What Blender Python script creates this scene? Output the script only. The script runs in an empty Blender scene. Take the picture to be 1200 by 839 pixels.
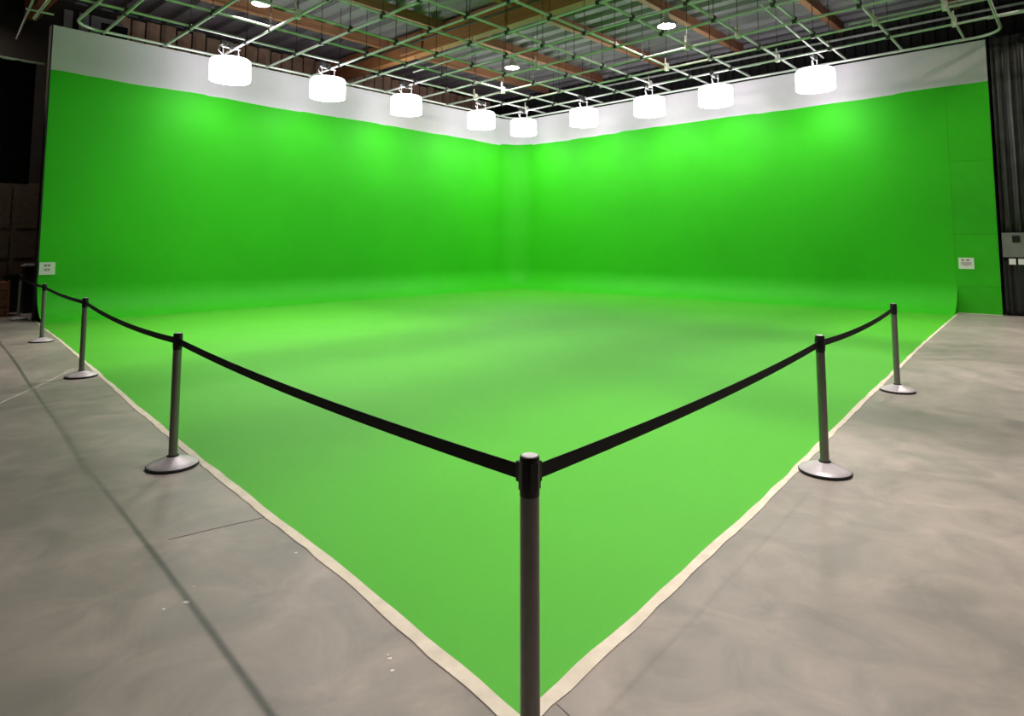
import bpy, bmesh, math, random
from mathutils import Vector, Matrix, noise
random.seed(7)
S = bpy.context.scene
COL = S.collection

# ------------------------------------------------------------------ camera, world, exposure
F, CY, PITCH, H = 767.0, 220.0, math.atan(67.0 / 767.0), 1.68
cam_d = bpy.data.cameras.new('camera'); cam = bpy.data.objects.new('camera', cam_d); COL.objects.link(cam)
cam_d.sensor_fit = 'HORIZONTAL'; cam_d.sensor_width = 36.0
cam_d.lens = F / 1200.0 * 36.0
cam_d.shift_x = 0.0
cam_d.shift_y = -(419.5 - CY) / 1200.0
cam_d.clip_start = 0.05; cam_d.clip_end = 200
cam.location = (0, 0, H)
cam.rotation_euler = (math.pi / 2 + PITCH, 0, 0)
S.camera = cam

w = bpy.data.worlds.new('world'); S.world = w; w.use_nodes = True
w.node_tree.nodes['Background'].inputs[0].default_value = (0.9, 0.95, 1.0, 1)
w.node_tree.nodes['Background'].inputs[1].default_value = 0.02

S.view_settings.view_transform = 'Standard'
S.view_settings.look = 'None'
S.view_settings.gamma = 1.0
S.view_settings.use_curve_mapping = False
S.view_settings.exposure = 0.4

DRUM_BOTTOM, DRUM_SIDE, DRUM_TOP, BAY_POWER, BAY_DIM = 22.5, 6.0, 7.0, 4000.0, 190.0
DRUM_COLOUR = (1.0, 0.93, 0.99)                          # the camera is balanced against the green bounce     # lamp strengths used by the lamp builders

# ------------------------------------------------------------------ room frame: u runs along the left wall, v along the right wall
C0 = Vector((0.172, 26.65)); LE = Vector((-10.6, 14.75)); RE = Vector((11.72, 15.83))
E1 = (LE - C0).normalized(); E2 = (RE - C0).normalized()
LU, LV = (LE - C0).length, (RE - C0).length            # 16.05, 15.82
ANG = math.atan2(E1.y, E1.x)
def P(u, v, z=0.0):
    q = C0 + u * E1 + v * E2
    return Vector((q.x, q.y, z))
def project(p):
    q = Vector(p) - Vector((0, 0, H)); c, s = math.cos(PITCH), math.sin(PITCH)
    yc = c * q.y + s * q.z; zc = -s * q.y + c * q.z
    return 600 + F * q.x / yc, CY - F * zc / yc
def unproject(x, y, z):
    X = (x - 600) / F; Z = -(y - CY) / F; c, s = math.cos(PITCH), math.sin(PITCH)
    d = Vector((X, c - s * Z, s + c * Z)); t = (z - H) / d.z
    return Vector((t * d.x, t * d.y, z))

# ------------------------------------------------------------------ materials
def mat(name, col, rough=0.6, metal=0.0, var=0.0, scale=4.0, bump=0.0, spec=0.5, col2=None, emit=0.0, emit_col=(1, 1, 1), detail=4.0):
    m = bpy.data.materials.new(name); m.use_nodes = True
    nt = m.node_tree; b = nt.nodes['Principled BSDF']
    b.inputs['Base Color'].default_value = (*col, 1)
    b.inputs['Roughness'].default_value = rough
    b.inputs['Metallic'].default_value = metal
    b.inputs['Specular IOR Level'].default_value = spec
    if var or col2 or bump:
        tc = nt.nodes.new('ShaderNodeTexCoord'); n = nt.nodes.new('ShaderNodeTexNoise')
        n.inputs['Scale'].default_value = scale; n.inputs['Detail'].default_value = detail
        nt.links.new(tc.outputs['Object'], n.inputs['Vector'])
        if var or col2:
            r = nt.nodes.new('ShaderNodeValToRGB')
            c2 = col2 or tuple(max(0, c * (1 - var)) for c in col)
            r.color_ramp.elements[0].position = 0.3; r.color_ramp.elements[1].position = 0.7
            r.color_ramp.elements[0].color = (*c2, 1); r.color_ramp.elements[1].color = (*col, 1)
            nt.links.new(n.outputs['Fac'], r.inputs['Fac']); nt.links.new(r.outputs['Color'], b.inputs['Base Color'])
        if bump:
            bp = nt.nodes.new('ShaderNodeBump'); bp.inputs['Strength'].default_value = bump; bp.inputs['Distance'].default_value = 0.02
            nt.links.new(n.outputs['Fac'], bp.inputs['Height']); nt.links.new(bp.outputs['Normal'], b.inputs['Normal'])
    if emit:
        b.inputs['Emission Color'].default_value = (*emit_col, 1); b.inputs['Emission Strength'].default_value = emit
    return m

def concrete_material():
    m = mat('concrete', (0.3, 0.27, 0.23), 0.42, spec=0.45)
    nt = m.node_tree; b = nt.nodes['Principled BSDF']
    tc = nt.nodes.new('ShaderNodeTexCoord')
    def nz(scale, detail, dist=0.0, rough=0.55):
        n = nt.nodes.new('ShaderNodeTexNoise'); n.inputs['Scale'].default_value = scale; n.inputs['Detail'].default_value = detail
        n.inputs['Distortion'].default_value = dist; n.inputs['Roughness'].default_value = rough
        nt.links.new(tc.outputs['Object'], n.inputs['Vector']); return n
    big, mid, fine = nz(0.55, 5, 0.6), nz(2.2, 6, 1.2, 0.6), nz(45, 3)
    r1 = nt.nodes.new('ShaderNodeValToRGB'); r1.color_ramp.elements[0].position = 0.32; r1.color_ramp.elements[1].position = 0.68
    r1.color_ramp.elements[0].color = (0.27, 0.25, 0.215, 1); r1.color_ramp.elements[1].color = (0.445, 0.4, 0.35, 1)
    nt.links.new(big.outputs['Fac'], r1.inputs['Fac'])
    r2 = nt.nodes.new('ShaderNodeValToRGB'); r2.color_ramp.elements[0].position = 0.35; r2.color_ramp.elements[1].position = 0.7
    r2.color_ramp.elements[0].color = (0.70, 0.72, 0.71, 1); r2.color_ramp.elements[1].color = (1.07, 1.04, 1.02, 1)
    nt.links.new(mid.outputs['Fac'], r2.inputs['Fac'])
    mx = nt.nodes.new('ShaderNodeMix'); mx.data_type = 'RGBA'; mx.blend_type = 'MULTIPLY'; mx.inputs['Factor'].default_value = 1
    nt.links.new(r1.outputs['Color'], mx.inputs['A']); nt.links.new(r2.outputs['Color'], mx.inputs['B'])
    nt.links.new(mx.outputs['Result'], b.inputs['Base Color'])
    rr = nt.nodes.new('ShaderNodeMapRange'); rr.inputs['To Min'].default_value = 0.33; rr.inputs['To Max'].default_value = 0.55
    nt.links.new(mid.outputs['Fac'], rr.inputs['Value']); nt.links.new(rr.outputs['Result'], b.inputs['Roughness'])
    bp = nt.nodes.new('ShaderNodeBump'); bp.inputs['Strength'].default_value = 0.04; bp.inputs['Distance'].default_value = 0.01
    nt.links.new(fine.outputs['Fac'], bp.inputs['Height']); nt.links.new(bp.outputs['Normal'], b.inputs['Normal'])
    return m

def wood_material(name, c1, c2):
    m = mat(name, c1, 0.65)
    nt = m.node_tree; b = nt.nodes['Principled BSDF']
    tc = nt.nodes.new('ShaderNodeTexCoord'); mp = nt.nodes.new('ShaderNodeMapping'); mp.inputs['Scale'].default_value = (0.6, 9, 9)
    n = nt.nodes.new('ShaderNodeTexNoise'); n.inputs['Scale'].default_value = 1.5; n.inputs['Detail'].default_value = 6; n.inputs['Distortion'].default_value = 0.8
    r = nt.nodes.new('ShaderNodeValToRGB'); r.color_ramp.elements[0].position = 0.3; r.color_ramp.elements[1].position = 0.7
    r.color_ramp.elements[0].color = (*c2, 1); r.color_ramp.elements[1].color = (*c1, 1)
    nt.links.new(tc.outputs['Object'], mp.inputs['Vector']); nt.links.new(mp.outputs['Vector'], n.inputs['Vector'])
    nt.links.new(n.outputs['Fac'], r.inputs['Fac']); nt.links.new(r.outputs['Color'], b.inputs['Base Color'])
    return m

M = {}
M['concrete'] = concrete_material()
M['green'] = mat('chroma_green_paint', (0.036, 0.51, 0.010), 0.6, spec=0.2, col2=(0.032, 0.475, 0.008), scale=0.8)
M['green_floor'] = mat('chroma_green_floor_paint', (0.075, 0.46, 0.018), 0.58, spec=0.36, col2=(0.067, 0.43, 0.015), scale=0.7)
M['green_patch'] = mat('fresh_green_paint', (0.034, 0.50, 0.008), 0.55, spec=0.25, col2=(0.03, 0.43, 0.006), scale=1.5)
M['white_wall'] = mat('white_wall_paint', (0.65, 0.595, 0.67), 0.7, col2=(0.59, 0.545, 0.61), scale=0.9)
M['flat_back'] = mat('dark_timber_flat', (0.018, 0.017, 0.014), 0.8, var=0.4, scale=3)
M['edge_tape'] = mat('cream_edge_paint', (0.8, 0.74, 0.58), 0.6, col2=(0.64, 0.58, 0.44), scale=9, detail=6)
M['pipe'] = mat('galvanised_pipe', (0.62, 0.63, 0.62), 0.42, metal=0.15, var=0.15, scale=6)
M['track'] = mat('pale_curtain_track', (0.6, 0.62, 0.6), 0.4, metal=0.2)
M['clamp_dark'] = mat('dark_clamp_steel', (0.05, 0.055, 0.05), 0.5, metal=0.4)
M['clamp_pale'] = mat('pale_clamp_steel', (0.75, 0.74, 0.68), 0.4, metal=0.1)
M['rod'] = mat('black_hanger_rod', (0.02, 0.02, 0.02), 0.6)
M['deck'] = mat('grey_roof_deck', (0.26, 0.225, 0.265), 0.55, metal=0.1, var=0.35, scale=0.6)
M['girder'] = wood_material('orange_glulam_wood', (0.52, 0.2, 0.085), (0.34, 0.12, 0.05))
M['purlin'] = wood_material('brown_joist_wood', (0.42, 0.18, 0.1), (0.27, 0.105, 0.058))
M['black_siding'] = mat('black_siding', (0.02, 0.018, 0.02), 0.7, var=0.4, scale=2)
M['brown_insul'] = mat('brown_paper_facing', (0.62, 0.4, 0.29), 0.75, col2=(0.42, 0.25, 0.17), scale=3.5, bump=0.3)
M['grey_wall'] = mat('grey_block_wall', (0.32, 0.32, 0.33), 0.8, var=0.3, scale=2)
M['dark_wall'] = mat('dark_brown_wall', (0.028, 0.021, 0.016), 0.75, var=0.4, scale=2)
M['dark_wood'] = wood_material('dark_brown_door_wood', (0.12, 0.085, 0.06), (0.07, 0.05, 0.036))
M['warm_wall'] = mat('warehouse_wall', (0.3, 0.28, 0.25), 0.8, var=0.2, scale=0.5)
M['drape'] = mat('black_drape', (0.012, 0.012, 0.012), 0.6, var=0.4, scale=3, spec=0.6)
M['velour'] = mat('black_velour', (0.004, 0.004, 0.004), 0.9, spec=0.1)
M['drape_sheen'] = mat('grey_black_drape', (0.055, 0.052, 0.052), 0.45, col2=(0.02, 0.02, 0.02), scale=2.5, spec=0.6)
M['void'] = mat('black_opening', (0.004, 0.004, 0.004), 0.9)
M['post'] = mat('grey_stanchion_metal', (0.24, 0.23, 0.215), 0.34, metal=0.6, var=0.1, scale=20)
M['base'] = mat('light_grey_base_cover', (0.56, 0.53, 0.53), 0.42, metal=0.25, var=0.12, scale=8)
M['rubber'] = mat('black_rubber', (0.012, 0.012, 0.012), 0.7)
M['belt'] = mat('black_belt_webbing', (0.008, 0.008, 0.009), 0.75)
M['plastic'] = mat('black_plastic', (0.012, 0.012, 0.012), 0.4)
M['cap'] = mat('grey_cap', (0.7, 0.66, 0.67), 0.4, metal=0.2)
M['silk'] = mat('glowing_white_silk', (0.8, 0.8, 0.8), 0.8, emit=DRUM_SIDE, emit_col=DRUM_COLOUR)
M['silk_top'] = mat('glowing_top_silk', (0.7, 0.7, 0.7), 0.8, emit=DRUM_TOP, emit_col=DRUM_COLOUR)
M['diffuser'] = mat('glowing_diffuser', (0.8, 0.8, 0.8), 0.8, emit=DRUM_BOTTOM, emit_col=DRUM_COLOUR)
M['bay_lens'] = mat('glowing_high_bay_lens', (0.8, 0.8, 0.8), 0.5, emit=BAY_POWER, emit_col=(1.0, 0.87, 0.84))
M['bay_lens_reduced'] = mat('reduced_high_bay_lens', (0.8, 0.8, 0.8), 0.5, emit=BAY_POWER * 0.4, emit_col=(1.0, 0.87, 0.84))  # output cut to calm the bright patch on the green floor
M['bay_lens_dim'] = mat('dimmer_high_bay_lens', (0.8, 0.8, 0.8), 0.5, emit=BAY_DIM, emit_col=(1.0, 0.86, 0.76))
M['alu'] = mat('spun_aluminium', (0.6, 0.6, 0.58), 0.7, metal=0.2)
M['paper'] = mat('white_paper', (0.8, 0.8, 0.78), 0.6)
M['red_ink'] = mat('dark_red_ink', (0.2, 0.05, 0.04), 0.6)
M['grey_ink'] = mat('purple_grey_ink', (0.32, 0.24, 0.31), 0.6)
M['dark_ink'] = mat('dark_green_grey_ink', (0.1, 0.12, 0.09), 0.6)
M['steel_box'] = mat('grey_painted_steel', (0.2, 0.21, 0.2), 0.5, var=0.2, scale=5)
M['crate'] = wood_material('orange_brown_crate_wood', (0.26, 0.1, 0.05), (0.16, 0.06, 0.03))
M['chip'] = mat('white_paint_chip', (0.8, 0.78, 0.75), 0.6)
M['seam'] = mat('pale_joint_filler', (0.6, 0.58, 0.5), 0.6, var=0.3, scale=6)

# ------------------------------------------------------------------ mesh helpers
class MB:
    def __init__(s): s.v = []; s.f = []
    def add(s, vs, fs):
        o = len(s.v); s.v += [tuple(p) for p in vs]; s.f += [tuple(i + o for i in f) for f in fs]; return s
    def hexa(s, c8):                       # 8 corners: bottom 4 ccw, top 4 ccw
        return s.add(c8, [(3, 2, 1, 0), (4, 5, 6, 7), (0, 1, 5, 4), (1, 2, 6, 5), (2, 3, 7, 6), (3, 0, 4, 7)])
    def box(s, x0, x1, y0, y1, z0, z1):
        return s.hexa([(x0, y0, z0), (x1, y0, z0), (x1, y1, z0), (x0, y1, z0), (x0, y0, z1), (x1, y0, z1), (x1, y1, z1), (x0, y1, z1)])
    def uvbox(s, u0, u1, v0, v1, z0, z1):
        return s.hexa([P(u0, v0, z0), P(u1, v0, z0), P(u1, v1, z0), P(u0, v1, z0), P(u0, v0, z1), P(u1, v0, z1), P(u1, v1, z1), P(u0, v1, z1)])
    def tube(s, pts, r, n=8, caps=True):
        pts = [Vector(p) for p in pts]; rings = []
        up = Vector((0, 0, 1))
        for i, p in enumerate(pts):
            t = ((pts[min(i + 1, len(pts) - 1)] - pts[max(i - 1, 0)])).normalized()
            ref = up if abs(t.z) < 0.95 else Vector((1, 0, 0))
            a = t.cross(ref).normalized(); b = a.cross(t).normalized()
            rings.append([p + r * (math.cos(2 * math.pi * k / n) * a + math.sin(2 * math.pi * k / n) * b) for k in range(n)])
        vs = [q for R in rings for q in R]; fs = []
        for i in range(len(rings) - 1):
            for k in range(n):
                k2 = (k + 1) % n
                fs.append((i * n + k, i * n + k2, (i + 1) * n + k2, (i + 1) * n + k))
        if caps: fs += [tuple(range(n - 1, -1, -1)), tuple((len(rings) - 1) * n + k for k in range(n))]
        return s.add(vs, fs)
    def lathe(s, prof, n=32, cx=0, cy=0, close_top=True, close_bottom=True):
        vs = [(cx + r * math.cos(2 * math.pi * k / n), cy + r * math.sin(2 * math.pi * k / n), z) for r, z in prof for k in range(n)]
        fs = [(i * n + k, i * n + (k + 1) % n, (i + 1) * n + (k + 1) % n, (i + 1) * n + k) for i in range(len(prof) - 1) for k in range(n)]
        if close_bottom: fs.append(tuple(range(n - 1, -1, -1)))
        if close_top: fs.append(tuple((len(prof) - 1) * n + k for k in range(n)))
        return s.add(vs, fs)
    def build(s, name, m, parent=None, smooth=False, origin=None):
        me = bpy.data.meshes.new(name)
        vs = s.v
        if origin is not None: vs = [(p[0] - origin[0], p[1] - origin[1], p[2] - origin[2]) for p in vs]
        me.from_pydata(vs, [], s.f); me.materials.append(m)
        bm = bmesh.new(); bm.from_mesh(me); bmesh.ops.recalc_face_normals(bm, faces=bm.faces); bm.to_mesh(me); bm.free()
        if smooth:
            for p in me.polygons: p.use_smooth = True
            me.set_sharp_from_angle(angle=math.radians(40))
        o = bpy.data.objects.new(name, me); COL.objects.link(o)
        if origin is not None: o.location = origin
        if parent: o.parent = parent
        return o
def tag(o, label=None, cat=None, group=None, kind=None):
    if label: o['label'] = label
    if cat: o['category'] = cat
    if group: o['group'] = group
    if kind: o['kind'] = kind
    return o
def thing(name, label, cat, loc=(0, 0, 0), rz=0.0, group=None):
    o = bpy.data.objects.new(name, None); COL.objects.link(o); o.empty_display_size = 0.2
    o.location = loc; o.rotation_euler = (0, 0, rz)
    return tag(o, label, cat, group)
def struct(o, label=None): return tag(o, label, kind='structure')
def dup(root, loc, rz, label, group=None):
    r = root.copy(); COL.objects.link(r); r.location = loc; r.rotation_euler = (0, 0, rz); r['label'] = label
    if group: r['group'] = group
    for ch in list(root.children):
        c = ch.copy(); COL.objects.link(c); c.parent = r
        for g in list(ch.children):
            d = g.copy(); COL.objects.link(d); d.parent = c
    return r
def nz(x, k=0.0): return noise.noise(Vector((x, k * 7.3 + 0.5, 1.7)))

# ------------------------------------------------------------------ floor
FU0, FU1, FV0, FV1 = -2.0, 30.0, -3.2, 29.0
ROOF = 8.4
mb = MB(); mb.uvbox(FU0 - .3, FU1 + .3, FV0 - .3, FV1 + .3, -0.2, 0.0)
floor = struct(mb.build('floor', M['concrete']), 'mottled polished grey concrete floor of the studio')

COVE, RC = 0.78, 0.92                           # cove radius at the floor, fillet radius of the vertical corner
VEND = 14.93                                    # the cove of the right wall stops here
edge_ctrl = [(16.05, 0.0), (16.24, 1.78), (16.45, 4.0), (16.67, 6.04), (17.16, 10.42), (17.36, 12.34), (17.6, 14.97), (17.74, 16.12),
             (15.05, 15.97), (12.16, 15.74), (6.5, 15.33), (0.0, 14.93)]
def densify(pts, step):
    out = []
    for a, b in zip(pts, pts[1:]):
        n = max(1, int(math.hypot(b[0] - a[0], b[1] - a[1]) / step))
        out += [(a[0] + (b[0] - a[0]) * i / n, a[1] + (b[1] - a[1]) * i / n) for i in range(n)]
    return out + [pts[-1]]
left_edge = densify(edge_ctrl[:8], 0.12); right_edge = densify(edge_ctrl[7:], 0.12)
def corner_arc(rad, n=14):                      # arc round (RC, RC) from the right wall (u small) to the left wall (v small)
    return [(RC - rad * math.sin(math.pi / 2 * (1 - k / n)), RC - rad * math.cos(math.pi / 2 * (1 - k / n))) for k in range(n + 1)]
def cove_profile(n=12):
    return [(COVE * (1 - math.sin(math.pi / 2 * k / n)), COVE * (1 - math.cos(math.pi / 2 * k / n))) for k in range(n + 1)]
ring = left_edge[:-1] + right_edge
ring = [(u + 0.012 * nz(i * 0.5), v + 0.012 * nz(i * 0.5, 3)) for i, (u, v) in enumerate(ring)]
inner = [(COVE, VEND)] + corner_arc(RC - COVE) + [(LU, COVE)]
ring[-1] = (0.02, VEND); ring[0] = (LU, 0.0)
ring = ring[:-1] + inner + [] 
mb = MB(); top = [P(u, v, 0.003) for u, v in ring]
mb.add(top, [tuple(range(len(top)))])
gf = struct(mb.build('floor_green', M['green_floor']), 'bright green painted studio floor inside the barrier belts')

def edge_strip(pts, side, w0, w1, seed):
    mb = MB(); n = len(pts); A, B = [], []
    for i, (u, v) in enumerate(pts):
        a = pts[max(i - 1, 0)]; b = pts[min(i + 1, n - 1)]
        tx, ty = b[0] - a[0], b[1] - a[1]; L = math.hypot(tx, ty); nx, ny = ty / L * side, -tx / L * side
        t = i / (n - 1); wd = w0 + (w1 - w0) * t
        i_off = -0.012 + 0.014 * nz(i * 0.37, seed) ; o_off = wd * (1 + 0.25 * nz(i * 0.22, seed + 5) + 0.3 * nz(i * 0.9, seed + 9))
        A.append((u + nx * i_off, v + ny * i_off)); B.append((u + nx * o_off, v + ny * o_off))
    vs = [P(u, v, 0.006) for u, v in A] + [P(u, v, 0.0042) for u, v in B] + [P(u, v, 0.0005) for u, v in A] + [P(u, v, 0.0005) for u, v in B]
    fs = []
    for i in range(n - 1):
        fs += [(i, i + 1, n + i + 1, n + i), (n + i, n + i + 1, 3 * n + i + 1, 3 * n + i), (2 * n + i, 2 * n + i + 1, i + 1, i)]
    fs += [(0, n, 3 * n, 2 * n), (n - 1, 2 * n - 1, 4 * n - 1, 3 * n - 1)]
    return mb.add(vs, fs)
struct(edge_strip(left_edge, 1, 0.02, 0.05, 1).build('trim_1', M['edge_tape']), 'ragged cream border stripe along the left edge of the green floor')
struct(edge_strip(right_edge, 1, 0.048, 0.02, 2).build('trim_2', M['edge_tape']), 'ragged cream border stripe along the right edge of the green floor')

def floor_line(pts, wd, m, name, label=None):
    mb = MB(); L = [];
    for i, (x, y) in enumerate(pts):
        p = unproject(x, y, 0.003); L.append(p)
    for a, b in zip(L, L[1:]):
        t = (b - a).normalized(); nrm = Vector((-t.y, t.x, 0)) * wd / 2
        lo = Vector((0, 0, -0.0025))
        mb.hexa([a - nrm + lo, b - nrm + lo, b + nrm + lo, a + nrm + lo, a - nrm, b - nrm, b + nrm, a + nrm])
    o = mb.build(name, m, floor)
    if label: o['label'] = label
    return o
floor_line([(-60, 497), (0, 472), (45, 452), (86, 432)], 0.022, M['seam'], 'joint_line', 'pale filled joint in the concrete')
M['sawcut'] = mat('dark_saw_cut', (0.33, 0.3, 0.27), 0.8)
floor_line([(197, 632), (260, 617), (318, 604)], 0.004, M['sawcut'], 'saw_cut')
floor_line([(652, 823), (676, 845)], 0.006, M['sawcut'], 'saw_cut')
for x, y, s in [(218, 706, .016), (457, 772, .008), (460, 786, .008), (455, 768, .005), (192, 714, .006), (227, 688, .006), (347, 648, .007), (854, 586, .01), (833, 640, .006)]:
    p = unproject(x, y, 0.0); mb = MB()
    n = 7; vs = [(p.x + s * (0.7 + 0.5 * random.random()) * math.cos(k * 6.283 / n) * 1.3, p.y + s * (0.7 + 0.5 * random.random()) * math.sin(k * 6.283 / n), 0.002) for k in range(n)]
    mb.add([(a, b, 0.0003) for a, b, c in vs] + vs, [tuple(range(n - 1, -1, -1)), tuple(range(n, 2 * n))] + [(k, (k + 1) % n, n + (k + 1) % n, n + k) for k in range(n)])
    mb.build('paint_fleck', M['chip'], floor)

# ------------------------------------------------------------------ green screen walls
ZG, ZT = 5.70, 6.75
def zedge(s, seed):                             # uneven hand-cut top of the green paint
    return ZG + 0.035 * nz(s * 0.45, seed) + 0.018 * nz(s * 1.9, seed + 2) + 0.02 * math.floor(2.2 * nz(s * 0.3, seed + 4))
def sweep_wall(name_pos, pts_fn, ss, seed, cove=True):
    """pts_fn(s, d) -> (u, v) at distance d in front of the wall; returns (green, band) builders"""
    prof = cove_profile() if cove else [(0.0, 0.0)]
    levels = [1.6, 2.6, 3.6, 4.6, 5.3]
    g, wb = MB(), MB(); n = len(ss); rows = []
    for d, z in prof: rows.append([P(*pts_fn(s, d), z + (0.003 if z < 0.003 else 0)) for s in ss])
    for z in levels: rows.append([P(*pts_fn(s, 0.0), z) for s in ss])
    rows.append([P(*pts_fn(s, 0.0), zedge(s, seed)) for s in ss])
    vs = [p for r in rows for p in r]
    g.add(vs, [(i * n + k, i * n + k + 1, (i + 1) * n + k + 1, (i + 1) * n + k) for i in range(len(rows) - 1) for k in range(n - 1)])
    r2 = [[P(*pts_fn(s, 0.0), zedge(s, seed)) for s in ss], [P(*pts_fn(s, 0.0), 6.2) for s in ss], [P(*pts_fn(s, 0.0), ZT) for s in ss]]
    wb.add([p for r in r2 for p in r], [(i * n + k, i * n + k + 1, (i + 1) * n + k + 1, (i + 1) * n + k) for i in range(2) for k in range(n - 1)])
    return g, wb
def frange(a, b, st):
    n = max(1, round((b - a) / st)); return [a + (b - a) * i / n for i in range(n + 1)]
g, wb = sweep_wall('left', lambda s, d: (s, d), frange(RC, LU, 0.15), 1)
wall_left = struct(g.build('wall_left', M['green'], smooth=True), 'tall green screen wall on the left with a coved foot')
wb.build('white_band', M['white_wall'], wall_left)
g, wb = sweep_wall('right', lambda s, d: (d, s), frange(RC, VEND, 0.15), 2)
wall_right = struct(g.build('wall_right', M['green'], smooth=True), 'tall green screen wall on the right with a coved foot')
wb.build('white_band', M['white_wall'], wall_right)
angs = frange(0, math.pi / 2, math.pi / 2 / 20)
def corner_fn(s, d):
    t = (s - 50) ; r = RC - d
    return (RC - r * math.sin(math.pi / 2 - t), RC - r * math.cos(math.pi / 2 - t))
g, wb = sweep_wall('corner', corner_fn, [50 + a for a in angs], 3)
wall_corner = struct(g.build('wall_corner', M['green'], smooth=True), 'rounded green corner where the two screen walls meet')
wb.build('white_band', M['white_wall'], wall_corner, smooth=True)
# flat return of the right wall, beyond the end of the cove: painted sheets with joints
for z0, z1, m in [(0.0, 0.66, 'green_patch'), (0.665, 1.94, 'green_patch'), (1.945, 3.76, 'green_patch'), (3.765, None, 'green')]:
    ss = frange(VEND + 0.004, LV, 0.11)
    mb = MB(); tops = [z1 if z1 else zedge(s, 2) for s in ss]; n = len(ss)
    th = 0.006 if m == 'green_patch' else 0.0
    vs = [P(th, s, z0) for s in ss] + [P(th, s, t) for s, t in zip(ss, tops)] + [P(-0.02, s, z0) for s in ss] + [P(-0.02, s, t) for s, t in zip(ss, tops)]
    fs = [(k, k + 1, n + k + 1, n + k) for k in range(n - 1)] + [(n + k, n + k + 1, 3 * n + k + 1, 3 * n + k) for k in range(n - 1)] + [(2 * n + k, 2 * n + k + 1, k + 1, k) for k in range(n - 1)]
    fs += [(0, n, 3 * n, 2 * n), (n - 1, 2 * n - 1, 4 * n - 1, 3 * n - 1)]
    mb.add(vs, fs); mb.build('green_panel', M[m], wall_right)
mb = MB(); ss = frange(VEND, LV, 0.15); n = len(ss)
mb.add([P(0, s, zedge(s, 2)) for s in ss] + [P(0, s, ZT) for s in ss], [(k, k + 1, n + k + 1, n + k) for k in range(n - 1)])
mb.build('white_band', M['white_wall'], wall_right)
# cove end cheek
prof = cove_profile()
mb = MB(); a = [P(d, VEND, z) for d, z in prof] + [P(0, VEND, 0)]; b = [P(d, VEND + 0.012, z) for d, z in prof] + [P(0, VEND + 0.012, 0)]
n = len(a); mb.add(a + b, [tuple(range(n)), tuple(range(2 * n - 1, n - 1, -1))] + [(k, (k + 1) % n, n + (k + 1) % n, n + k) for k in range(n)])
mb.build('cove_end', M['green'], wall_right)
mb = MB(); mb.uvbox(0.0, 0.04, VEND, LV, 0.0, 0.012); mb.build('border_strip', M['edge_tape'], wall_right)
# timber backs of the flats (the dark end of the left wall shows)
mb = MB(); mb.uvbox(RC, LU + 0.005, -0.22, -0.006, 0, ZT); mb.build('timber_back', M['flat_back'], wall_left)
mb = MB(); mb.uvbox(LU + 0.005, LU + 0.03, -0.22, -0.004, 0, ZT); mb.build('end_board', M['flat_back'], wall_left)
mb = MB(); mb.uvbox(-0.22, -0.022, RC, LV - 0.005, 0, ZT); mb.build('timber_back', M['flat_back'], wall_right)
mb = MB()
A = corner_arc(RC + 0.012); B = corner_arc(RC + 0.2); n = len(A)
vs = [P(u, v, 0) for u, v in A] + [P(u, v, 0) for u, v in B] + [P(u, v, ZT) for u, v in A] + [P(u, v, ZT) for u, v in B]
fs = []
for k in range(n - 1): fs += [(k, k + 1, 2 * n + k + 1, 2 * n + k), (n + k, 3 * n + k, 3 * n + k + 1, n + k + 1), (2 * n + k, 2 * n + k + 1, 3 * n + k + 1, 3 * n + k)]
mb.add(vs, fs); mb.build('timber_back', M['flat_back'], wall_corner)

# ------------------------------------------------------------------ building shell
def siding(fixed, a0, a1, z0, z1, axis, pitch, depth):      # vertical ribs, facing into the room
    mb = MB(); n = int((a1 - a0) / pitch); prof = []
    for i in range(n):
        s = a0 + i * pitch
        prof += [(s, 0), (s + pitch * .55, 0), (s + pitch * .65, depth), (s + pitch * .9, depth), ]
    prof.append((a0 + n * pitch, 0)); k = len(prof)
    pt = (lambda s, d, z: P(fixed + d, s, z)) if axis == 'v' else (lambda s, d, z: P(s, fixed + d, z))
    mb.add([pt(s, d, z0) for s, d in prof] + [pt(s, d, z1) for s, d in prof], [(i, i + 1, k + i + 1, k + i) for i in range(k - 1)])
    return mb
wbr = struct(siding(FU0, FV0, FV1, 0, ROOF, 'v', 0.3, 0.05).build('wall_back_right', M['black_siding']), 'black ribbed siding wall behind the right screen wall')
mb = MB(); mb.uvbox(FU0, FU1, FV0 - 0.1, FV0 - 0.02, 0, ROOF)
wbl = struct(mb.build('wall_back_left', M['dark_wall']), 'dark warehouse wall behind the left screen wall')
u = -1.7
while u < 13.7:                                  # paper-faced batts between the studs, above the screen
    wd = random.uniform(0.38, 0.5); mb = MB(); z1 = 8.33 + random.uniform(-.06, .05)
    cvx = []
    for t in (0, .25, .5, .75, 1): cvx.append((u + 0.02 + t * (wd - 0.05), FV0 + 0.02 + 0.05 * math.sin(math.pi * t) * random.uniform(.7, 1.2)))
    n = 5; vs = [P(a, b, 6.0) for a, b in cvx] + [P(a, b, z1) for a, b in cvx]
    mb.add(vs, [(k, k + 1, n + k + 1, n + k) for k in range(n - 1)])
    mb.add([P(cvx[0][0], FV0 - .01, 6.0), P(cvx[0][0], FV0 - .01, z1), P(cvx[-1][0], FV0 - .01, 6.0), P(cvx[-1][0], FV0 - .01, z1)] + [vs[0], vs[5], vs[4], vs[9]],
           [(0, 1, 5, 4), (2, 3, 7, 6)])
    mb.build('insulation_panel', M['brown_insul'], wbl); u += wd
for a, b in [(13.75, 14.55), (14.6, 15.2)]:
    mb = MB(); mb.uvbox(a, b, FV0 - .01, FV0 + 0.06, 6.2, 8.15); mb.build('wall_panel', M['grey_wall'], wbl)
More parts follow.
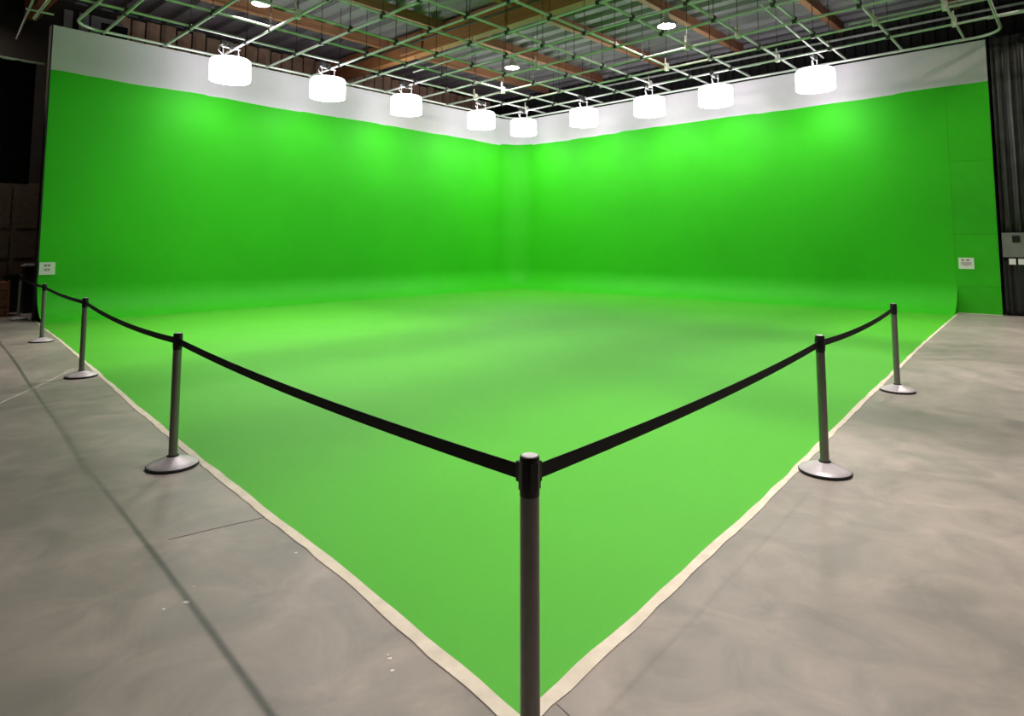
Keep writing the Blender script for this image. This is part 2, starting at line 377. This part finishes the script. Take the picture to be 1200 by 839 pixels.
for a, b, z0, z1 in [(13.62, 14.3, 6.6, 8.0), (14.85, 14.99, 7.1, 8.2)]:
    mb = MB(); mb.uvbox(a, b, FV0, FV0 + 0.08, z0, z1); mb.build('dark_opening', M['void'], wbl)
mb = MB(); mb.uvbox(FU1, FU1 + .1, FV0, FV1, 0, ROOF); struct(mb.build('wall_front_left', M['warm_wall']), 'warehouse wall behind the camera on the left')
mb = MB(); mb.uvbox(FU0, FU1, FV1, FV1 + .1, 0, ROOF); struct(mb.build('wall_front_right', M['warm_wall']), 'warehouse wall behind the camera on the right')

# roof deck: flutes run along v
mb = MB(); prof = []; pitch = 0.66; s = FU0 - .2
while s < FU1 + .2:
    prof += [(s, 0), (s + .27, 0), (s + .33, .12), (s + .6, .12)]; s += pitch
k = len(prof)
mb.add([P(a, FV0 - .2, ROOF + d) for a, d in prof] + [P(a, FV1 + .2, ROOF + d) for a, d in prof], [(i, i + 1, k + i + 1, k + i) for i in range(k - 1)])
mb.add([P(FU0 - .3, FV0 - .3, ROOF + .14), P(FU1 + .3, FV0 - .3, ROOF + .14), P(FU1 + .3, FV1 + .3, ROOF + .14), P(FU0 - .3, FV1 + .3, ROOF + .14)], [(0, 1, 2, 3)])
ceiling = struct(mb.build('ceiling', M['deck']), 'grey corrugated metal roof deck above the pipe grid')
# timber purlins (along u) and glulam girders (along v) as parts of the ceiling
def beam_part(name, m, p0, p1, wd, z0, z1):
    a, b = Vector(p0), Vector(p1); L = (b - a).length; mb = MB()
    mb.box(0, L, -wd / 2, wd / 2, 0, z1 - z0)
    for zz in (0.0,):
        mb.box(0, L, -wd / 2 - .012, wd / 2 + .012, -0.02, 0.03)
    o = mb.build(name, m, ceiling); o.location = (a.x, a.y, z0); o.rotation_euler = (0, 0, math.atan2(b.y - a.y, b.x - a.x)); return o
GU = 6.75
for v in (0.45, 3.25, 6.15, 9.0, 12.15, 15.1, 18.0, 21.0, 24.0):
    beam_part('purlin', M['purlin'], P(FU0 + .5, v), P(GU - .19, v), 0.15, 8.14, ROOF)
    beam_part('purlin', M['purlin'], P(GU + .19, v), P(FU1, v), 0.15, 8.14, ROOF)
beam_part('girder', M['girder'], P(GU - .05, FV0), P(GU + .25, FV1), 0.28, 7.68, ROOF)
beam_part('girder', M['girder'], P(GU + 9.2, FV0), P(GU + 9.4, FV1), 0.28, 7.68, ROOF)
mb = MB()                                        # timber splice pieces bolted on the girder
for v0 in (1.2,):
    mb.uvbox(GU + .12, GU + .24, v0, v0 + 1.1, 7.75, 8.3)
mb.build('splice_plate', M['purlin'], ceiling)
mb = MB(); mb.tube([P(GU + .3, -2.5, 7.98), P(GU + .42, 12, 7.98)], 0.03); mb.build('conduit', M['clamp_dark'], ceiling)
mb = MB(); mb.tube([P(FU0 + .25, 3.0, 8.0), P(FU0 + .25, 17, 8.0)], 0.04); mb.build('conduit', M['pipe'], ceiling)

# ------------------------------------------------------------------ lighting grid
grid = thing('pipe_grid', 'white pipe lighting grid hung below the roof above the green screen', 'lighting grid', P(0, 0, 6.75))
grid.rotation_euler = (0, 0, 0)
G0 = P(0, 0, 6.75)
def gpart(mb, name, m): 
    o = mb.build(name, m, grid, smooth=True, origin=G0); o.location = (0, 0, 0); return o
US = [1.5 + 1.385 * i for i in range(12)]
VS = [1.85 + 1.375 * i for i in range(12)]
ZL, ZH, PR = 6.78, 6.86, 0.032
def uline(u, v): return u - 0.30 + 0.036 * v     # the grid is hung very slightly out of square with the walls
def vline(v, u): return v - 0.20 + 0.02 * u
for u in US:
    mb = MB(); mb.tube([P(uline(u, 0.08), 0.08, ZL), P(uline(u, 9), 9, ZL), P(uline(u, 20), 20, ZL)], PR); gpart(mb, 'pipe', M['pipe'])
for v in VS:
    mb = MB(); mb.tube([P(0.1, vline(v, 0.1), ZH), P(9, vline(v, 9), ZH), P(20, vline(v, 20), ZH)], PR); gpart(mb, 'pipe', M['pipe'])
for a, b in [((0.4, 12.15), (5.7, 12.45)), ((16.75, 2.2), (16.3, -2.6)), ((16.1, 0.2), (16.62, 0.2)), ((7.35, 2.4), (7.45, 5.6)), ((1.15, 16.0), (1.15, 19.0)), ((1.0, 7.0), (1.0, 10.6)), ((2.95, 13.5), (2.95, 17.5))]:
    mb = MB(); mb.tube([P(*a, 6.93), P(*b, 6.93)], 0.024); gpart(mb, 'cross_pipe', M['pipe'])
pale = {(0, 0), (0, 4), (2, 1), (2, 0), (1, 5), (2, 6), (2, 7), (0, 7), (8, 2), (1, 9), (1, 10), (0, 10), (3, 3)}
for i, u in enumerate(US):
    for j, v in enumerate(VS):
        uu = uline(u, v); vv = vline(v, uu); x, y = project(P(uu, vv, 6.8))
        if not (-40 < x < 1240 and y > -60): continue
        p = P(uu, vv, 0); c, s_ = math.cos(ANG), math.sin(ANG)
        mb = MB()
        if (i, j) in pale:
            q = [(-.06, -.05), (.06, -.05), (.06, .05), (-.06, .05)]; z0, z1 = 6.72, 6.93
            mb.tube([(p.x + .07 * c, p.y + .07 * s_, 6.7), (p.x + .07 * c, p.y + .07 * s_, 7.08)], 0.02, 6)
        else:
            q = [(-.045, -.045), (.045, -.045), (.045, .045), (-.045, .045)]; z0, z1 = 6.74, 6.9
        mb.hexa([(p.x + a * c - b * s_, p.y + a * s_ + b * c, z) for z in (z0, z1) for a, b in q])
        gpart(mb, 'pipe_clamp', M['clamp_pale'] if (i, j) in pale else M['clamp_dark'])
        mb = MB(); mb.tube([(p.x, p.y, 6.88), (p.x, p.y, ROOF + .05)], 0.009, 5); gpart(mb, 'hanger_rod', M['rod'])

# curtain track following both walls, rounded at its ends
def fillet(c, r, a0, a1, n=8): return [(c[0] + r * math.cos(a0 + (a1 - a0) * i / n), c[1] + r * math.sin(a0 + (a1 - a0) * i / n)) for i in range(n + 1)]
R_ = 0.6; a = 0.14
pts = [(15.72 + .2, 8.0), (15.72, 2.0)] + fillet((15.72 - R_, a + R_), R_, 0, -math.pi / 2) + [(8, a)] + fillet((a + R_, a + R_), R_, -math.pi / 2, -math.pi) + [(a, 8)] + \
      fillet((a + R_, 16.2 - R_), R_, math.pi, math.pi / 2) + [(4, 16.25), (10, 16.4)]
mb = MB(); mb.tube([P(u, v, 6.80) for u, v in pts], 0.035)
tag(mb.build('curtain_track', M['track'], smooth=True), 'pale bent curtain track along the top of both white bands', 'track')

# ------------------------------------------------------------------ drum lights
def make_drum(loc, label):
    """origin at the pipe the lamp hangs from"""
    t = thing('drum_light', label, 'lamp', loc, ANG, 'white drum lights hung in front of the screen walls')
    R, ZB, ZTp = 0.49, -0.93, -0.40
    mb = MB(); n = 28; mb.lathe([(R * .985, ZB + .015), (R, ZB + .06), (R, ZTp - .05), (R * .975, ZTp)], n, close_top=False, close_bottom=False); mb.build('shade', M['silk'], t, True)
    mb = MB(); mb.lathe([(0.001, ZB - .012), (R * .6, ZB - .008), (R * .985, ZB + .015)], n, close_top=False, close_bottom=False); mb.build('diffuser', M['diffuser'], t, True)
    mb = MB(); mb.lathe([(R * .975, ZTp), (R * .9, ZTp + .03), (0.3, ZTp + .045), (0.12, ZTp + .07)], n, close_bottom=False); mb.build('top_cover', M['silk_top'], t, True)
    for sx in (-1, 1):
        mb = MB(); mb.tube([(sx * .2, 0, ZTp + .03), (sx * .2, 0, 0.04)], 0.013, 6); mb.build('hanging_rod', M['pipe'], t)
    mb = MB(); mb.tube([(-.24, 0, -0.07), (.24, 0, -0.07)], 0.016, 6); mb.build('spreader_bar', M['pipe'], t)
    mb = MB(); mb.box(-.05, .05, -.05, .05, -0.10, 0.05); mb.box(.12, .26, -.045, .045, -.05, .09); mb.build('clamp', M['clamp_dark'], t)
    mb = MB(); mb.tube([(.1, .02, .02), (.3, .05, -.06), (.34, .05, -.2), (.22, .04, -.29), (.12, .02, -.31)], 0.01, 6); mb.build('power_cable', M['pipe'], t)
    return t
ul = US
lamp_uv = [(12.55, 1.48), (9.8, 1.6), (6.9, 1.5), (3.52, 1.5), (1.4, 1.65), (1.42, 4.5), (1.42, 7.12), (1.38, 9.36), (1.36, 12.2)]
lamp_lab = ['white drum light farthest left, nearest the free end of the left wall',
            'white drum light, second from the free end of the left wall',
            'white drum light at the middle of the left wall row, third from its free end',
            'white drum light on the left wall, next to the corner lamp',
            'white drum light hung right in the corner where the walls meet',
            'white drum light on the right wall, next to the corner lamp',
            'white drum light, second from the corner lamp along the right wall',
            'white drum light, third from the corner lamp along the right wall',
            'white drum light farthest right, nearest the free end of the right wall']
drum = None
for (u, v), lab in zip(lamp_uv, lamp_lab):
    loc = P(u, v, 6.75)
    if drum is None: drum = make_drum(loc, lab)
    else: dup(drum, loc, ANG, lab)
for u, v, lab in [(14.9, 9.4, 'added fill drum light near the left floor edge, outside the frame'), (15.2, 13.9, 'added fill drum light over the front corner of the green floor, outside the frame'), (10.6, 14.4, 'added fill drum light near the right floor edge, outside the frame')]:  # unseen drums added as soft fill for the foreground
    dup(drum, P(u, v, 6.75), ANG, lab)

# ------------------------------------------------------------------ high bays under the roof
def make_bay(loc, label, lens):
    t = thing('high_bay_light', label, 'lamp', loc, 0, 'round high bay lamps under the roof')
    prof = [(.2, -.26), (.195, -.12), (.16, .02), (.13, .12), (.08, .2), (.08, .42), (.03, .44)] if lens != M['bay_lens_dim'] else [(.235, -.02), (.2, .04), (.14, .12), (.08, .2), (.08, .42), (.03, .44)]
    mb = MB(); mb.lathe(prof, 24, close_bottom=False); mb.build('reflector', M['alu'], t, True)
    lr = .2 if lens == M['bay_lens_dim'] else .11
    mb = MB(); mb.lathe([(.001, -.012), (lr * .6, -.01), (lr, 0.0)], 24, close_bottom=False, close_top=False); mb.build('lens', lens, t, True)
    mb = MB(); mb.tube([(0, 0, .42), (0, 0, ROOF - loc[2] + .02)], .012, 6); mb.build('stem', M['rod'], t)
    return t
p1 = unproject(781, 30, 7.5); p2 = unproject(600, 79, 7.5); p3 = unproject(306, -8, 7.5)
dim = make_bay(p1, 'round glowing high bay lamp under the roof above the right wall row', M['bay_lens_dim'])
dup(dim, p2, 0, 'round glowing high bay lamp under the roof near the corner of the screen')
make_bay(p3, 'round high bay lamp just above the frame over the left wall row', M['bay_lens_reduced'])
bay = make_bay(P(14.45, 16.0, 7.5), 'round high bay lamp over the front corner of the green floor, above the frame', M['bay_lens'])
for u, v, lab in [(13.2, 7.3, 'round high bay lamp over the middle of the left floor edge, above the frame'), (5.8, 15.8, 'added high bay lamp brightening the far end of the right floor edge, above the frame')]:  # the right-hand one is added to lift the dim right side
    dup(bay, P(u, v, 7.5), 0, lab)
dup(dim, P(18.2, -1.9, 7.5), 0, 'dimmer high bay lamp past the end of the left wall, above the frame')
dup(dim, P(3.2, 17.8, 7.5), 0, 'added dimmer high bay lamp brightening the right wall end, above the frame')  # unseen lamp added to brighten the end of the right wall

# ------------------------------------------------------------------ stanchions
PH = 1.0
def make_post(loc, rz, label):
    t = thing('stanchion', label, 'stanchion', loc, rz, 'belt stanchions around the green floor')
    mb = MB(); mb.lathe([(.178, 0), (.184, .006), (.184, .018), (.178, .024)], 40); mb.build('rubber_rim', M['rubber'], t, True)
    mb = MB(); mb.lathe([(.180, .023), (.172, .031), (.13, .046), (.085, .062), (.055, .074), (.045, .078)], 40, close_bottom=False); mb.build('base', M['base'], t, True)
    mb = MB(); mb.lathe([(.043, .077), (.043, .084), (.036, .086)], 28, close_bottom=False, close_top=False); mb.build('base_collar', M['rubber'], t, True)
    mb = MB(); mb.lathe([(.0315, .078), (.0315, PH - .125)], 28, close_top=False, close_bottom=False); mb.build('pole', M['post'], t, True)
    hd = MB(); hd.lathe([(.032, PH - .125), (.0325, PH - .12), (.0325, PH - .006), (.031, PH - .001), (.028, PH)], 28); head = hd.build('belt_head', M['plastic'], t, True)
    mb = MB(); mb.lathe([(.0265, PH - .001), (.0265, PH + .0015), (.025, PH + .002)], 28); mb.build('top_cap', M['cap'], t, True)
    for k in range(4):                           # the vertical belt ports
        a = k * math.pi / 2 + .25; c, s_ = math.cos(a), math.sin(a); mb = MB(); q = [(.030, -.013), (.0342, -.012), (.0342, .012), (.030, .013)]
        mb.hexa([(x * c - y * s_, x * s_ + y * c, z) for z in (PH - .105, PH - .018) for x, y in q]); mb.build('belt_port', M['plastic'], head)
    return t
post_px = [((621.5, 922), 'dark stanchion closest to the camera at the front corner of the green floor', 0.2),
           ((202, 546.5), 'grey stanchion on the left edge, next one back from the front corner stanchion', 0.9),
           ((95, 441.5), 'grey stanchion on the left edge, second one back from the front corner', 0.9),
           ((48.5, 400.5), 'grey stanchion on the left edge below the white wall sign', 0.9),
           ((21, 374.5), 'grey stanchion standing past the end of the left wall before a black bin', 0.9),
           ((967, 553.5), 'grey stanchion on the right edge, next one back from the front corner stanchion', 0.5),
           ((1052, 458.5), 'last grey stanchion on the right edge, nearest the right wall', 0.5)]
posts = []; proto = None
for (x, y), lab, rz in post_px:
    p = unproject(x, y, 0)
    if proto is None: proto = make_post(p, rz, lab)
    else: dup(proto, p, rz, lab)
    posts.append(p)
def belt(i, j, sag, label, z0=PH - .062):
    a, b = posts[i].copy(), posts[j].copy(); d = (b - a).normalized(); a += d * .036; b -= d * .036
    n = 24; w, th = .024, .0012; nrm = Vector((-d.y, d.x, 0)) * th; mb = MB(); vs = []
    for k in range(n + 1):
        t = k / n; c = a.lerp(b, t); c.z = z0 - sag * 4 * t * (1 - t)
        for q in ((-nrm, -w), (nrm, -w), (nrm, w), (-nrm, w)): vs.append(c + q[0] + Vector((0, 0, q[1])))
    fs = [(k * 4 + m, k * 4 + (m + 1) % 4, (k + 1) * 4 + (m + 1) % 4, (k + 1) * 4 + m) for k in range(n) for m in range(4)] + [(3, 2, 1, 0), (n * 4, n * 4 + 1, n * 4 + 2, n * 4 + 3)]
    mb.add(vs, fs); o = mb.build('barrier_belt', M['belt'], origin=a.lerp(b, .5) + Vector((0, 0, z0)))
    tag(o, label, 'belt', 'black retractable barrier belts')
    for c, sgn in ((a, 1), (b, -1)):
        mb = MB(); e = c + d * sgn * .012; nn = nrm.normalized() * .006; q = d * .012
        mb.hexa([e - q - nn + Vector((0, 0, z0 - .032)), e + q - nn + Vector((0, 0, z0 - .032)), e + q + nn + Vector((0, 0, z0 - .032)), e - q + nn + Vector((0, 0, z0 - .032)),
                 e - q - nn + Vector((0, 0, z0 + .032)), e + q - nn + Vector((0, 0, z0 + .032)), e + q + nn + Vector((0, 0, z0 + .032)), e - q + nn + Vector((0, 0, z0 + .032))])
        cl = mb.build('belt_clip', M['plastic'], o, origin=o.location); cl.location = (0, 0, 0)
belt(0, 1, .035, 'long black barrier belt from the front corner stanchion back along the left edge')
belt(1, 2, .05, 'black barrier belt between the two nearer stanchions of the left edge')
belt(2, 3, .025, 'black barrier belt on the left edge ending below the white wall sign')
belt(3, 4, .02, 'farthest black barrier belt, crossing the free end of the left wall')
belt(0, 5, .03, 'black barrier belt from the front corner stanchion back along the right edge')
belt(5, 6, .04, 'black barrier belt between the two stanchions of the right edge')

# ------------------------------------------------------------------ signs on the walls
def wall_sign(axis, s0, s1, z0, z1, label, skew, ink1, words, lines):
    off = 0.012
    pt = (lambda s, d, z: P(d, s, z)) if axis == 'v' else (lambda s, d, z: P(s, d, z))
    c = pt((s0 + s1) / 2, 0, z0); t = thing('wall_sign', label, 'sign', c)
    def quad(mb, a, b, c_, d_, d0, d1): mb.hexa([pt(a, d0, c_), pt(b, d0, c_), pt(b, d1, c_), pt(a, d1, c_), pt(a, d0, d_), pt(b, d0, d_), pt(b, d1, d_), pt(a, d1, d_)])
    mb = MB(); quad(mb, s0, s1, z0, z1, .007, off + .007); mb.build('sheet', M['paper'], t, origin=c).location = (0, 0, 0)
    W, Hh = s1 - s0, z1 - z0
    def marks(rows, m, name):
        mb = MB()
        for (x0, x1, y0, y1, nlet) in rows:
            n = nlet; wl = (x1 - x0) / n
            for k in range(n):
                a = x0 + k * wl; h0 = y0 + (0.0 if k % 3 else (y1 - y0) * .12)
                quad(mb, s0 + W * a, s0 + W * (a + wl * .72), z0 + Hh * h0, z0 + Hh * y1, off + .007, off + .009)
        o = mb.build(name, m, t, origin=c); o.location = (0, 0, 0); o['kind'] = 'stuff'
    marks(words, ink1, 'heading_print'); marks(lines, M['grey_ink'], 'small_print')
    return t
wall_sign('v', 15.0, 15.32, 1.09, 1.365, 'white printed sign on the green panel beside the right wall end', 0, M['red_ink'],
          [(.2, .38, .7, .86, 3), (.5, .74, .7, .86, 4)], [(.18, .84, .48, .6, 12), (.18, .84, .34, .44, 11), (.36, .62, .26, .31, 5)])
wall_sign('u', 15.74, 16.04, 1.01, 1.29, 'white printed sign low at the end of the left green wall', 0, M['dark_ink'],
          [(.3, .48, .66, .82, 3), (.52, .72, .66, .82, 3)], [(.34, .5, .3, .5, 4), (.54, .7, .3, .5, 4)])

# ------------------------------------------------------------------ drapes and clutter at the right end
def drape(axis, fixed, s0, s1, z0, z1, m, name, label, amp=.07, wave=.26, seed=0):
    mb = MB(); n = int((s1 - s0) / .025); zs = [z0 + (z1 - z0) * k / 10 for k in range(11)]
    pt = (lambda s, d, z: P(d, s, z)) if axis == 'v' else (lambda s, d, z: P(s, d, z))
    rows = []
    for z in zs:
        r = []
        for i in range(n + 1):
            s = s0 + (s1 - s0) * i / n; ph = s * 2 * math.pi / wave + 1.6 * nz(s * 1.3, seed) + .5 * nz(z * .7, seed + s * .2)
            r.append(pt(s, fixed + amp * (math.sin(ph) * .7 + .35 * math.sin(2.3 * ph + seed)) * (0.65 + .35 * (z1 - z) / (z1 - z0)), z))
        rows.append(r)
    k = n + 1
    mb.add([p for r in rows for p in r], [(a * k + b, a * k + b + 1, (a + 1) * k + b + 1, (a + 1) * k + b) for a in range(10) for b in range(n)])
    o = mb.build(name, m, smooth=True, origin=pt((s0 + s1) / 2, fixed, z0)); md = o.modifiers.new('thickness', 'SOLIDIFY'); md.thickness = .006
    return tag(o, label, 'curtain')
drape('v', -0.12, LV + .06, LV + 3.2, 1.98, 6.78, M['drape_sheen'], 'drape', 'tall grey-black pleated curtain beside the right wall end', .06, .2, 1)
drape('v', -0.12, LV + .04, LV + 3.2, 0.02, 1.38, M['drape'], 'drape', 'short black curtain under the grey cabinet by the right wall', .05, .3, 4)
t = thing('wall_cabinet', 'grey steel cabinet between the two curtains at the right wall end', 'cabinet', P(-.2, LV + .1, 1.39), ANG)
def local_uv(mb, name, m, t, o):
    ob = mb.build(name, m, origin=o); ob.parent = t; ob.location = (0, 0, 0); ob.rotation_euler = (0, 0, -ANG); return ob
o0 = P(-.2, LV + .1, 1.39)
mb = MB(); mb.uvbox(-.3, -.02, LV + .07, LV + 1.6, 1.39, 1.97); local_uv(mb, 'body', M['steel_box'], t, o0)
mb = MB(); mb.uvbox(-.02, -.005, LV + .27, LV + .42, 1.74, 1.9); local_uv(mb, 'dark_window', M['void'], t, o0)
mb = MB(); mb.uvbox(-.02, -.008, LV + .5, LV + .53, 1.40, 1.96); local_uv(mb, 'door_seam', M['flat_back'], t, o0)
for k, (a, b) in enumerate([(16.01, 16.14), (16.185, 16.33)]):
    mb = MB(); mb.uvbox(0.0, .006, a, b, 1.215, 1.355)
    tag(mb.build('white_card', M['paper'], origin=P(0, (a + b) / 2, 1.215)), ['white card on the short black curtain, the one nearer the green wall', 'white card on the short black curtain, the one at the frame edge'][k], 'card')

# ------------------------------------------------------------------ left end: black drape, door, bins
drape('u', -1.0, 16.15, 20.0, 3.1, 6.0, M['velour'], 'drape', 'black curtain hung from a bar past the left wall end', .05, .4, 9)
mb = MB(); mb.tube([P(15.98, -1.0, 6.02), P(20, -1.0, 6.02)], .03)
tag(mb.build('drape_bar', M['pipe'], smooth=True, origin=P(18, -1, 6.02)), 'grey bar carrying the black curtain past the left wall end', 'bar')
VW = FV0
door = MB(); door.uvbox(15.45, 17.2, VW - .02, VW + .04, 0.02, 3.3); door = struct(door.build('door_1', M['dark_wood']), 'dark brown panelled door past the end of the left wall')
for a, b in [(15.52, 15.98), (16.1, 16.56), (16.68, 17.1)]:
    for z0, z1 in [(1.35, 2.0), (2.12, 3.15), (.15, 1.2)]:
        mb = MB(); mb.uvbox(a, b, VW + .04, VW + .06, z0, z1); mb.build('door_panel', M['dark_wood'], door)
def bin_thing(x, y, wd, dp, h, label, lidm, name, cat, m):
    p = unproject(x, y, 0); t = thing(name, label, cat, p, ANG)
    mb = MB(); b0, b1 = .86, 1.0
    mb.hexa([(sx * wd / 2 * b0, sy * dp / 2 * b0, 0) for sx, sy in ((-1, -1), (1, -1), (1, 1), (-1, 1))] + [(sx * wd / 2 * b1, sy * dp / 2 * b1, h - .05) for sx, sy in ((-1, -1), (1, -1), (1, 1), (-1, 1))])
    mb.build('body', m, t)
    mb = MB(); mb.box(-wd / 2 - .02, wd / 2 + .02, -dp / 2 - .02, dp / 2 + .02, h - .05, h - .01); mb.box(-wd / 2 + .03, wd / 2 - .03, -dp / 2 + .03, dp / 2 - .03, h - .01, h + .012); mb.build('lid', lidm, t)
    return t
bin_thing(12.5, 365.5, .38, .38, .93, 'black bin left of the farthest stanchion', M['plastic'], 'bin', 'bin', M['plastic'])
bin_thing(32.5, 366.5, .3, .3, 1.2, 'black pedestal with a pale top behind the farthest stanchion', M['cap'], 'pedestal', 'pedestal', M['plastic'])
p = unproject(-13, 371, 0); t = thing('wooden_crate', 'orange-brown wooden crate at the far left frame edge', 'crate', p, ANG)
for k in range(4):
    mb = MB(); mb.box(-.3, .3, -.3, .3, .02 + k * .2, .2 + k * .2); mb.build('slat', M['crate'], t)
for sx in (-1, 1):
    for sy in (-1, 1):
        mb = MB(); mb.box(sx * .29 - .025, sx * .29 + .025, sy * .29 - .025, sy * .29 + .025, 0, .84); mb.build('corner_post', M['crate'], t)
